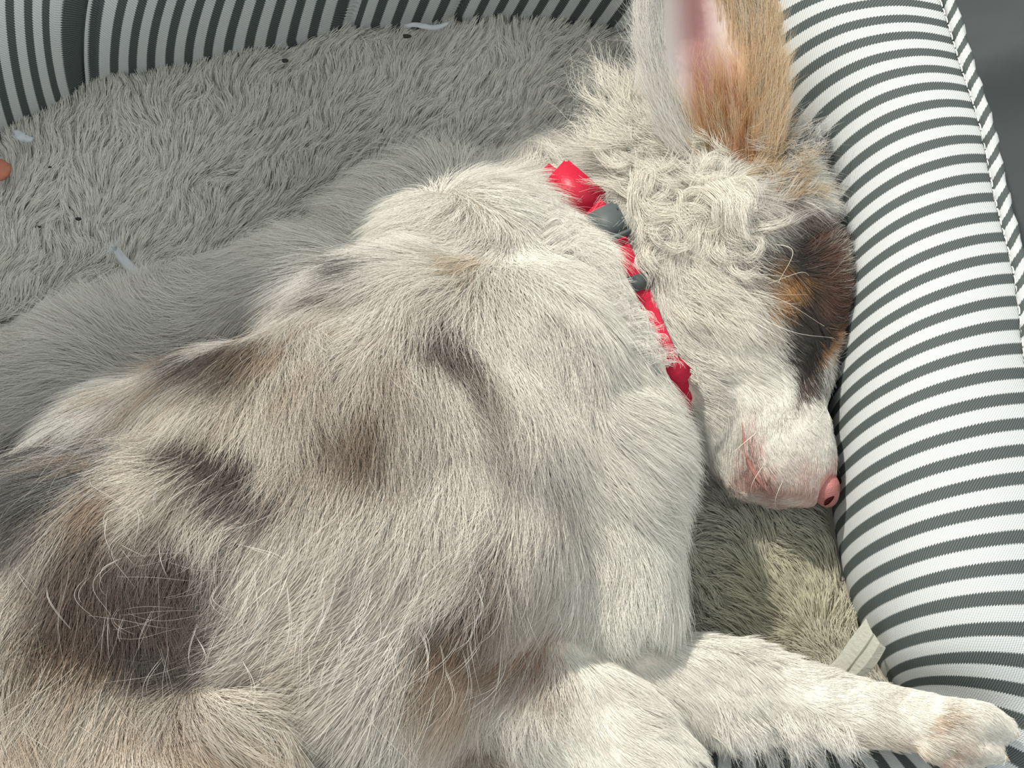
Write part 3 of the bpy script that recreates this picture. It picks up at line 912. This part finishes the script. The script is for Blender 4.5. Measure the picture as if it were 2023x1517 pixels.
ear['label'] = 'flipped ear with pink skin and orange tufts inside'
EV = np.array(ev).reshape(26, NW, 3)
to = CAMP - EV; to /= np.linalg.norm(to, axis=2)[:, :, None]


def ear_pt(s_, w_, lift=0.0):
    a_ = s_ * 25; b_ = (w_ + 1) / 2 * (NW - 1)
    i, j = min(int(a_), 24), min(int(b_), NW - 2); f, g_ = a_ - i, b_ - j
    p = EV[i, j] * (1 - f) * (1 - g_) + EV[i + 1, j] * f * (1 - g_) + EV[i, j + 1] * (1 - f) * g_ + EV[i + 1, j + 1] * f * g_
    return p + to[i, j] * lift


r9 = np.random.default_rng(9)
LK = Locks(12)
# orange tufts inside, rising from the ear canal
for k in range(64):
    s0, w0 = r9.uniform(.04, .40), r9.normal(.34, .26)
    if k % 3 == 0:
        w0 = r9.uniform(-.6, 0.1); s0 = r9.uniform(.05, .3)
    if w0 < -.65 or w0 > .95:
        continue
    L_ = r9.uniform(.14, .34)
    dw = (w0 - .05) * .5 + r9.normal(0, .16)
    pa = [ear_pt(s0, w0, .0006), ear_pt(min(s0 + L_ * .5, 1), np.clip(w0 + dw * .4, -1, 1), .005), ear_pt(min(s0 + L_, 1), np.clip(w0 + dw, -1, 1), .009)]
    warm = TAN if r9.random() < .6 else SAND
    LK.add(pa, 26, .0024, .0012, [warm * .85, warm, SAND], wave=.06, seed=k + 1000, jit=.09, rad=.00009)
# pale down on the flap: left rim and towards the tip
for k in range(300):
    s0 = r9.uniform(.12, .98); w0 = r9.choice([-1, 1]); w0 = w0 * (1 - abs(r9.normal(0, .12 if w0 < 0 else .22)))
    if k % 5 == 0:
        w0 = r9.uniform(.2, 1); s0 = r9.uniform(.55, .98)
    w0 = float(np.clip(w0, -1, 1))
    if s0 > .98:
        continue
    colr = PALE if w0 < 0 else (SAND if r9.random() < .6 else lin((226, 212, 190)))
    L_ = r9.uniform(.16, .30)
    out = .004 if abs(w0) > .85 else 0.0
    p0 = ear_pt(s0, w0, .0005); p1 = ear_pt(min(s0 + L_ * .5, 1), np.clip(w0 * 1.05, -1, 1), .003); p2 = ear_pt(min(s0 + L_, 1), np.clip(w0 * 1.1, -1, 1), .003)
    if s0 + L_ > 1:
        p2 = p1 + (p1 - p0)
    if abs(w0) > .8:
        p1 = p1 + np.array([.002, 0, 0]) * np.sign(w0); p2 = p2 + np.array([.006, 0, 0]) * np.sign(w0)
    LK.add([p0, p1, p2], 45, .005, .004, colr, wave=.05, seed=k + 3000, jit=.13, rad=.00008)
LK.build('ear_fur', ear)

# ---- long wavy locks round the root of the ear
LB = Locks(14)


def lock(pts, zs, n=60, spread=.004, tip=.0016, col=CREAM, wave=.05, seed=0, jit=.04, rad=.0001):
    spread, tip, wave, jit, n = spread * 1.15 + .0005, tip * 1.5 + .0003, wave * .6, jit * 1.4, int(n * 1.1)
    """first point sits on the skin; the others float at the given lift above the skin or height"""
    path = []
    for (x, y), z in zip(pts, zs):
        path.append(list(P(x, y, z)) if z is not None else list(surf(x, y, -.002)[0]))
    LB.add(path, n, spread, tip, col, wave=wave, seed=seed, jit=jit, rad=rad)


for k in range(120):                                     # fan to the left and up
    a_ = r9.uniform(98, 172); x0, y0 = max(1330 + r9.normal(0, 50), 1265), 335 + r9.normal(0, 40)
    L_ = r9.uniform(100, 250) * (1.0 if a_ < 150 else .8)
    ca_, sa_ = math.cos(math.radians(a_)), -math.sin(math.radians(a_))
    bend = r9.normal(0, 30)
    lock([(x0, y0), (x0 + ca_ * L_ * .45 + bend * .5, y0 + sa_ * L_ * .45), (x0 + ca_ * L_ * .8, y0 + sa_ * L_ * .8 + bend * .3), (x0 + ca_ * L_, y0 + sa_ * L_)],
         [None, .085, .084, .080], n=34, wave=.07, seed=k + 5000, spread=.0022, tip=.0006)
for k in range(60):                                      # fan to the right
    a_ = r9.uniform(5, 65); x0, y0 = 1510 + r9.normal(0, 35), 360 + r9.normal(0, 45)
    L_ = r9.uniform(60, 120)
    ca_, sa_ = math.cos(math.radians(a_)), -math.sin(math.radians(a_))
    lock([(x0, y0), (x0 + ca_ * L_ * .5, y0 + sa_ * L_ * .5), (x0 + ca_ * L_, y0 + sa_ * L_)], [None, .088, .084], n=34, wave=.05, seed=k + 6000,
         col=PALE * .85 if k % 2 else SAND * .8)
for k in range(80):                                     # curls lying on the skull below the ear
    x0, y0 = max(1340 + r9.normal(0, 70), 1265), 410 + r9.normal(0, 45)
    a_ = r9.uniform(-120, 30) + (60 if x0 < 1280 else 0); L_ = r9.uniform(50, 100)
    ca_, sa_ = math.cos(math.radians(a_)), -math.sin(math.radians(a_)); cu = r9.choice([-1, 1]) * 25
    pts_ = [(x0, y0, -.001), (x0 + ca_ * L_ * .4 - sa_ * cu, y0 + sa_ * L_ * .4 + ca_ * cu, .011), (x0 + ca_ * L_ * .8 - sa_ * cu, y0 + sa_ * L_ * .8 + ca_ * cu, .012), (x0 + ca_ * L_, y0 + sa_ * L_, .008)]
    LB.add([list(surf(*q_)[0]) for q_ in pts_], 36, .0045, .0016, CREAM, wave=.02, seed=k + 7000, jit=.07, rad=.0001)
for k, (x0, y0, x1, y1) in enumerate([(1405, 372, 1470, 478), (1425, 365, 1455, 470), (1395, 380, 1440, 455), (1440, 380, 1485, 440), (1415, 370, 1500, 500)]):
    lock([(x0, y0), (x0 + (x1 - x0) * .35 + 12, y0 + (y1 - y0) * .3), (x0 + (x1 - x0) * .75 - 6, y0 + (y1 - y0) * .7), (x1, y1)], [.098, .112, .109, .100], n=70, wave=.035, seed=k + 8000)
for k in range(70):                                      # fringe falling from the cheek over the tan and dark patch
    x0, y0 = 1390 + r9.uniform(-60, 70), 500 + r9.uniform(-60, 130)
    a_ = r9.uniform(-55, -15); L_ = r9.uniform(70, 130)
    ca_, sa_ = math.cos(math.radians(a_)), -math.sin(math.radians(a_))
    p0 = surf(x0, y0, -.001)[0]; p1 = surf(x0 + ca_ * L_ * .5, y0 + sa_ * L_ * .5, .007)[0]; p2 = surf(x0 + ca_ * L_, y0 + sa_ * L_, .006)[0]
    LB.add([list(p0), list(p1), list(p2)], 26, .005, .0022, CREAM, wave=.03, seed=k + 9000, jit=.09, rad=.00009)
for k in range(150):                                      # chest and neck hair fringing the collar
    f_ = r9.random(); x0 = 1045 + 240 * f_ + r9.normal(0, 8); y0 = 390 + 330 * f_ + r9.normal(0, 12)
    a_ = r9.uniform(-50, 20); L_ = r9.uniform(35, 75)
    ca_, sa_ = math.cos(math.radians(a_)), -math.sin(math.radians(a_))
    p0 = surf(x0 - 25, y0 + 10, -.001)[0]; p1 = surf(x0 + ca_ * L_ * .3, y0 + sa_ * L_ * .3, .008)[0]
    d_ = P(x0 + ca_ * L_, y0 + sa_ * L_, p1.z) - np.array(p1)
    LB.add([list(p0), list(p1), list(np.array(p1) + d_ * .7)], 9, .002, .0012, PALE, wave=.03, seed=k + 9500, jit=.07, rad=.0001)
for k in range(50):                                      # feathering under the foreleg
    x0 = 1400 + 290 * r9.random(); y0 = 1425 + .06 * (x0 - 1400) + r9.normal(0, 12)
    a_ = r9.uniform(-75, -35); L_ = r9.uniform(50, 110)
    ca_, sa_ = math.cos(math.radians(a_)), -math.sin(math.radians(a_))
    p0 = np.array(surf(x0, y0, -.001)[0]); z0 = max(p0[2], .02)
    LB.add([p0, P(x0 + ca_ * L_ * .5, y0 + sa_ * L_ * .5, z0 + .010), P(x0 + ca_ * L_, y0 + sa_ * L_, z0 + .004)], 30, .005, .0022, PALE, wave=.03, seed=k + 9900, jit=.14, rad=.00009)
LB.build('lock', body)['label'] = 'long wavy cream locks round the ear'

# ---- long pale guard hairs hanging over the flank
LG = Locks(12)
for k in range(130):
    x0, y0 = 760 + r9.normal(0, 150), 1180 + r9.normal(0, 90)
    a_ = r9.normal(-118, 16); L_ = r9.uniform(120, 260)
    if k > 108:
        x0, y0 = 260 + r9.normal(0, 110), 1130 + r9.normal(0, 70); a_ = r9.normal(-75, 25); L_ = r9.uniform(70, 150)
    ca_, sa_ = math.cos(math.radians(a_)), -math.sin(math.radians(a_)); b_ = r9.normal(0, 18)
    p0 = surf(x0, y0, 0)[0]; p1 = surf(x0 + ca_ * L_ * .5 + b_, y0 + sa_ * L_ * .5, .014)[0]; p2 = surf(x0 + ca_ * L_, y0 + sa_ * L_, .013)[0]
    LG.add([list(p0), list(p1), list(p2)], 2, .0006, .0014, PALE, wave=.008, seed=k + 12000, jit=.06, rad=.00008)
LG.build('guard_hair', body)

# ---- nose, mouth, closed eye
M_NOSE = mat('nose_leather', (176, 112, 106), 0.35, 0.5, 0.15, 400, 0.5, 1500)
M_DARKIN = mat('nostril', (44, 18, 18), 0.95, 0.02)
M_LIP = mat('lip_skin', (168, 116, 106), 0.5, 0.4, 0.2, 300)
M_LID = mat('eyelid', (30, 24, 22), 0.5, 0.4)


def blob(name, c, axes, radii, material, parent, shape=None, sub=3):
    bm = bmesh.new(); bmesh.ops.create_icosphere(bm, subdivisions=sub, radius=1)
    A = np.array(axes, float)
    for v in bm.verts:
        q = np.array(v.co)
        if shape:
            q = shape(q)
        v.co = Vector((np.array(c) + (q * np.array(radii)) @ A).tolist())
    me = bpy.data.meshes.new(name); bm.to_mesh(me); bm.free()
    me.materials.append(material)
    me.polygons.foreach_set('use_smooth', [True] * len(me.polygons))
    return link(bpy.data.objects.new(name, me), parent)


nc = P(1629, 960, .0405)
ax_s = P(1645, 1000, .036) - P(1628, 925, .044); ax_s /= np.linalg.norm(ax_s)      # down across the tip of the muzzle
ax_d = P(1670, 965, .038) - P(1600, 950, .040); ax_d -= ax_d @ ax_s * ax_s; ax_d /= np.linalg.norm(ax_d)
ax_u = np.cross(ax_d, ax_s)


def nose_shape(q):
    x, y, z = q
    # notch of the nostril and a flat front
    n_ = math.exp(-(((y - .45) / .28) ** 2 + ((z + .05) / .35) ** 2)) + math.exp(-(((y + .45) / .28) ** 2 + ((z + .05) / .35) ** 2))
    return np.array([x * (1 - .18 * n_) if x > 0 else x, y, z * (1 - .15 * abs(y))])


nose = blob('nose', nc, [ax_d, ax_s, ax_u], (.0078, .0118, .0112), M_NOSE, dog, nose_shape, 4)
rel(nose, dog)['label'] = 'pink leathery nose'
ns = blob('nostril', P(1639, 986, .0452), [ax_d * .8 - ax_s * .6, ax_s * .8 + ax_d * .6, ax_u], (.0044, .0015, .0018), M_DARKIN, nose, None, 2)
ns2 = blob('nostril', P(1654, 950, .036), [ax_d, ax_s, ax_u], (.0024, .0026, .0022), M_DARKIN, nose, None, 2)

mp = on_skin(catmull([(1468, 800), (1474, 830), (1481, 872), (1489, 905), (1505, 940), (1524, 966), (1545, 980)], 40).tolist(), .0002)
mp -= np.array([0, 0, .0010])
mo = tube('lip', mp, .0036 * np.sin(np.linspace(.12, 3.05, 40)) ** 1.2 + .0002, M_LIP, dog, seg=14, flat=.22); rel(mo, dog)
mo['label'] = 'pink edge of the lip'
mp2 = on_skin(catmull([(1466, 800), (1471, 835), (1477, 872), (1486, 908), (1503, 943), (1524, 968)], 30).tolist(), .0004)
rel(tube('mouth_line', mp2, .0005 * np.sin(np.linspace(.2, 2.9, 30)) + .0002, mat('mouth_dark', (120, 74, 68), .5, .3), dog, seg=8), dog)
ep = on_skin(catmull([(1612, 640), (1622, 655), (1628, 672), (1628, 690)], 16).tolist(), .0022)
rel(tube('eyelid', ep, .0016 * np.sin(np.linspace(.3, 2.85, 16)) + .0003, M_LID, dog, seg=8), dog)['label'] = 'dark rim of the closed eye'

# whiskers and brow hairs
M_WHISK = mat('whisker_hair', (240, 234, 214), 0.3, 0.5)
for (a0, a1, a2, l1, l2) in [((1300, 712), (1372, 738), (1408, 790), .006, .004), ((1500, 850), (1455, 890), (1410, 935), .008, .004), ((1530, 840), (1555, 800), (1548, 770), .009, .010),
                             ((1540, 880), (1530, 830), (1500, 790), .008, .010), ((1590, 850), (1600, 835), (1605, 815), .008, .012), ((1420, 560), (1520, 600), (1600, 650), .010, .009),
                             ((1440, 610), (1540, 680), (1638, 748), .009, .008), ((1430, 590), (1540, 660), (1618, 672), .010, .010), ((1520, 900), (1500, 950), (1510, 1000), .008, .004),
                             ((1555, 930), (1540, 975), (1550, 1015), .006, .002), ((1500, 480), (1530, 520), (1520, 570), .016, .010), ((1600, 545), (1550, 555), (1500, 580), .012, .014)]:
    p0 = np.array(surf(*a0, 0)[0]); p1 = np.array(surf(*a1, l1)[0]); p2 = np.array(surf(*a2, l2)[0])
    rel(tube('whisker', catmull([p0, p1, p2], 16), np.linspace(.00017, .00005, 16), M_WHISK, dog, seg=6), dog)

# claws
M_CLAW = mat('claw_horn', (214, 196, 176), 0.35, 0.5)
for (x, y, z, dx, dy) in [(1990, 1442, .055, 24, 12), (1970, 1491, .052, 24, 12), (1924, 1516, .048, 22, 10)]:
    p0 = P(x, y, z); p1 = P(x + dx * .6, y + dy * .4, z + .001); p2 = P(x + dx, y + dy, z - .004)
    rel(tube('claw', catmull([p0, p1, p2], 8), np.linspace(.0022, .0004, 8), M_CLAW, dog, seg=8), dog)
rel(blob('carpal_pad', np.array(surf(1576, 1448, .0005)[0]), np.eye(3), (.0034, .0034, .0026), mat('pad_skin', (206, 164, 152), .6, .3), dog, None, 2), dog)['label'] = 'small pink pad on the wrist'

# ================================================================== COLLAR
M_RED = mat('red_webbing', (196, 30, 62), 0.6, 0.3, 0.12, 500, 0.6, 2500)
M_REDP = mat('red_plastic', (190, 28, 56), 0.4, 0.4, 0.06, 300, 0.15, 900)
M_GREY = mat('grey_buckle', (84, 91, 91), 0.55, 0.4, 0.15, 300)
cpts = catmull([(1070, 352), (1090, 366), (1140, 395), (1190, 440), (1222, 505), (1248, 560), (1275, 620), (1302, 690), (1326, 745), (1352, 800), (1370, 850)], 80)
cp = on_skin(cpts.tolist(), .0016)
cp[:34, 2] += .004
for _ in range(10):
    cp[1:-1] = (cp[:-2] + 2 * cp[1:-1] + cp[2:]) / 4
cn = np.array([list(surf(x, y)[1]) for x, y in cpts]); cv_ = CAMP - cp; cv_ /= np.linalg.norm(cv_, axis=1)[:, None]
cn = cn * .5 + cv_; ct = np.gradient(cp, axis=0); cs = np.cross(ct, cn); cs /= np.linalg.norm(cs, axis=1)[:, None]
collar = empty('dog_collar', cp[40].tolist())
tag(collar, 'red webbing dog collar with grey buckle round the white neck', 'collar')
rel(ribbon('strap', cp, .0130, .0022, cs, M_RED, collar), collar)


def plate(name, c, ang, lx, ly, hgt, material, parent, z_up, bev=.0018):
    bm = bmesh.new(); bmesh.ops.create_cube(bm, size=1)
    for v in bm.verts:
        v.co = Vector((v.co.x * lx, v.co.y * ly, v.co.z * hgt))
    bmesh.ops.bevel(bm, geom=bm.edges[:], offset=bev, segments=3, affect='EDGES')
    me = bpy.data.meshes.new(name); bm.to_mesh(me); bm.free(); me.materials.append(material)
    me.polygons.foreach_set('use_smooth', [True] * len(me.polygons))
    o = link(bpy.data.objects.new(name, me), parent)
    z = Vector(z_up).normalized(); x = Vector((math.cos(ang), math.sin(ang), 0)); x = (x - x.dot(z) * z).normalized(); y = z.cross(x)
    m = Matrix((x, y, z)).transposed().to_4x4(); m.translation = Vector(c)
    o.matrix_parent_inverse = Matrix.Translation(-Vector(parent.location)); o.matrix_basis = m
    return o


def on_strap(i, up):
    return (cp[i] + cn[i] / np.linalg.norm(cn[i]) * up).tolist()


def strap_ang(i):
    t = cp[min(i + 2, 79)] - cp[max(i - 2, 0)]
    return math.atan2(t[1], t[0])


plate('buckle_tab', on_strap(15, .0045), strap_ang(15), .032, .022, .005, M_REDP, collar, cn[15])['label'] = 'smooth red plastic tab'
bk = plate('buckle', on_strap(26, .0022), strap_ang(26), .022, .020, .005, M_GREY, collar, cn[26]); bk['label'] = 'dark grey plastic buckle'
plate('buckle_rib', on_strap(29, .0050), strap_ang(29), .0028, .019, .0032, M_GREY, collar, cn[29], .0008)
plate('buckle_rib', on_strap(24, .0050), strap_ang(24), .0028, .019, .0032, M_GREY, collar, cn[24], .0008)
plate('slide', on_strap(40, .0020), strap_ang(40), .009, .020, .0045, M_GREY, collar, cn[40], .0012)['label'] = 'dark grey strap slide'
plate('strap_loop', on_strap(62, .0036), strap_ang(62), .016, .015, .006, M_RED, collar, cn[62], .0024)['label'] = 'thick red woven loop'

# ================================================================== BITS ON THE BED
M_SHRED = mat('white_shred', (214, 218, 220), 0.6, 0.3, 0.1, 200, 0, 1, 0.3)
M_RAW = mat('dried_skin_strip', (224, 224, 212), 0.35, 0.4, 0.12, 250, 0.4, 500, 0.5)

# translucent folded strip between leg and bolster
s0, s1 = P(1632, 1365, .010), P(1728, 1248, .042)
ax = (s1 - s0); Ls = np.linalg.norm(ax); ax /= Ls
wd = np.cross(ax, CAMP - s0); wd /= np.linalg.norm(wd); up = np.cross(wd, ax)
if up[2] < 0:
    up = -up
sv_, sf_ = [], []
cols = [(-.0075, .0), (-.0062, .0012), (-.0005, .0030), (.0004, .0016), (.0050, .0022), (.0085, .0006)]
for i in range(15):
    f = i / 14
    for j, (a, b) in enumerate(cols):
        crk = .0004 * math.sin(4 * f + 1.3 * j) + .00015 * math.sin(13 * f + 2.1 * j)
        end = (.003 * (a / .0085)) if i == 14 else 0
        sv_.append(s0 + ax * (Ls * f - end) + wd * (a * (1 + .05 * math.sin(11 * f)) + .0015 * math.sin(f * 3)) + up * (b + crk))
strip = mesh_obj('chew_strip', sv_, grid_faces(15, 6), M_RAW, smooth=False)
strip.modifiers.new('t', 'SOLIDIFY').thickness = .0006
tag(strip, 'pale translucent folded strip between the foreleg and the striped bolster', 'chew strip')


def shred(name, path, width, label, cat, curlz=.002, mat_=M_SHRED):
    n = 12; c = catmull([P(*q) for q in path], n); t, s, nn = frames(c)
    v, f = [], []
    for i in range(n):
        u = i / (n - 1); w = width * (math.sin(math.pi * (.12 + .8 * u)) ** .6)
        for j in (-1, -.4, .4, 1):
            v.append(c[i] + s[i] * (j * w / 2) + nn[i] * (curlz * j * j * math.cos(u * 5) + .0004 * math.sin(i * 2 + j * 3)))
    o = mesh_obj(name, v, grid_faces(n, 4), mat_)
    o.modifiers.new('t', 'SOLIDIFY').thickness = .0005
    return tag(o, label, cat)


ZF = .010
sh1 = shred('feather_shred', [(226, 488, ZF + .004), (245, 515, ZF + .003), (268, 536, ZF + .003), (292, 553, ZF + .002)], .0060, 'thin white shred with frayed end lying on the fleece near the dog\'s back', 'shred')
LS = Locks(8)
for k in range(12):
    a_ = r9.uniform(60, 200); L_ = r9.uniform(14, 40)
    LS.add([P(230, 494, ZF + .004), P(230 + .5 * L_ * math.cos(math.radians(a_)), 494 - .5 * L_ * math.sin(math.radians(a_)), ZF + .007), P(230 + L_ * math.cos(math.radians(a_)), 494 - L_ * math.sin(math.radians(a_)), ZF + .006)],
           4, .0008, .0005, lin((220, 222, 222)), seed=k + 20000, rad=.00014)
LS.build('fray', sh1)
st = tube('stick', catmull([P(-60, 688, ZF + .004), P(0, 698, ZF + .004), P(60, 706, ZF + .004), P(96, 708, ZF + .003)], 24), np.concatenate([np.full(17, .0030), np.linspace(.0030, .0007, 7)]),
          mat('white_stick', (205, 212, 216), .5, .4, .08, 200), seg=12, flat=.75)
tag(st, 'smooth white tapered stick on the fleece at the left edge', 'stick')
shred('paper_scrap', [(28, 268, ZF + .004), (45, 268, ZF + .007), (66, 276, ZF + .003)], .0065, 'small curled white scrap below the corner of the back bolster', 'scrap', .003)
shred('paper_scrap', [(800, 55, ZF + .004), (830, 50, ZF + .006), (860, 52, ZF + .005), (890, 44, ZF + .004)], .0045, 'crumpled white scrap at the foot of the back bolster', 'scrap', .002)
M_CRUMB = mat('brown_crumb', (176, 112, 88), .7, .3, .2, 300)
M_SPECK = mat('dark_speck', (54, 52, 50), .8, .2, .2, 300)


def crumb_shape(seed):
    r = np.random.default_rng(seed); k = r.normal(size=(4, 3)) * 2.2; ph = r.uniform(0, 6, 4)
    return lambda q: q * (1 + .22 * np.sin(k @ q + ph).sum() / 2)


tag(blob('crumb', P(0, 334, ZF + .003), np.eye(3), (.0060, .0075, .0030), M_CRUMB, None, crumb_shape(1), 3), 'reddish brown crumb at the left edge of the fleece', 'crumb')
for i, (x, y, r_, lab) in enumerate([(804, 72, .0022, 'dark speck below the white scrap by the back bolster'), (563, 120, .0018, 'dark speck on the fleece below the middle of the back bolster'),
                                     (154, 432, .0014, 'black speck on the fleece above the frayed white shred'), (78, 448, .0010, 'tiny dark speck on the fleece left of the frayed shred'), (98, 330, .0009, 'tiny dark speck on the fleece right of the brown crumb')]):
    tag(blob('speck', P(x, y, ZF + .002), np.eye(3), (r_ * 1.3, r_ * .8, r_ * .6), M_SPECK, None, crumb_shape(i + 5), 2), lab, 'speck', 'dark specks on the fleece')

# ================================================================== DARK COVER BEYOND THE BED
n1, n2_ = 60, 80
bx_, by_ = np.meshgrid(np.linspace(.215, .75, n1), np.linspace(-.45, .75, n2_), indexing='ij')
q = np.stack([bx_.ravel(), by_.ravel(), np.zeros(bx_.size)], 1)
zc = -.058 + .010 * wav(q * np.array([1, 1.4, 1]), 14, 77) + .022 * np.exp(-((q[:, 1] - .262 - .35 * (q[:, 0] - .33)) / .028) ** 2) + .03 * np.clip((q[:, 1] - .25) / .2, 0, 1)
q[:, 2] = np.maximum(zc, -.0735)
cover = mesh_obj('floor_cover', q, grid_faces(n1, n2_), mat('dark_grey_cover', (60, 64, 64), .5, .4, .08, 30, .1, 600))
cover.modifiers.new('t', 'SOLIDIFY').thickness = -.001
tag(cover, 'dark grey creased cover lying beyond the piped edge of the bed', 'cover')
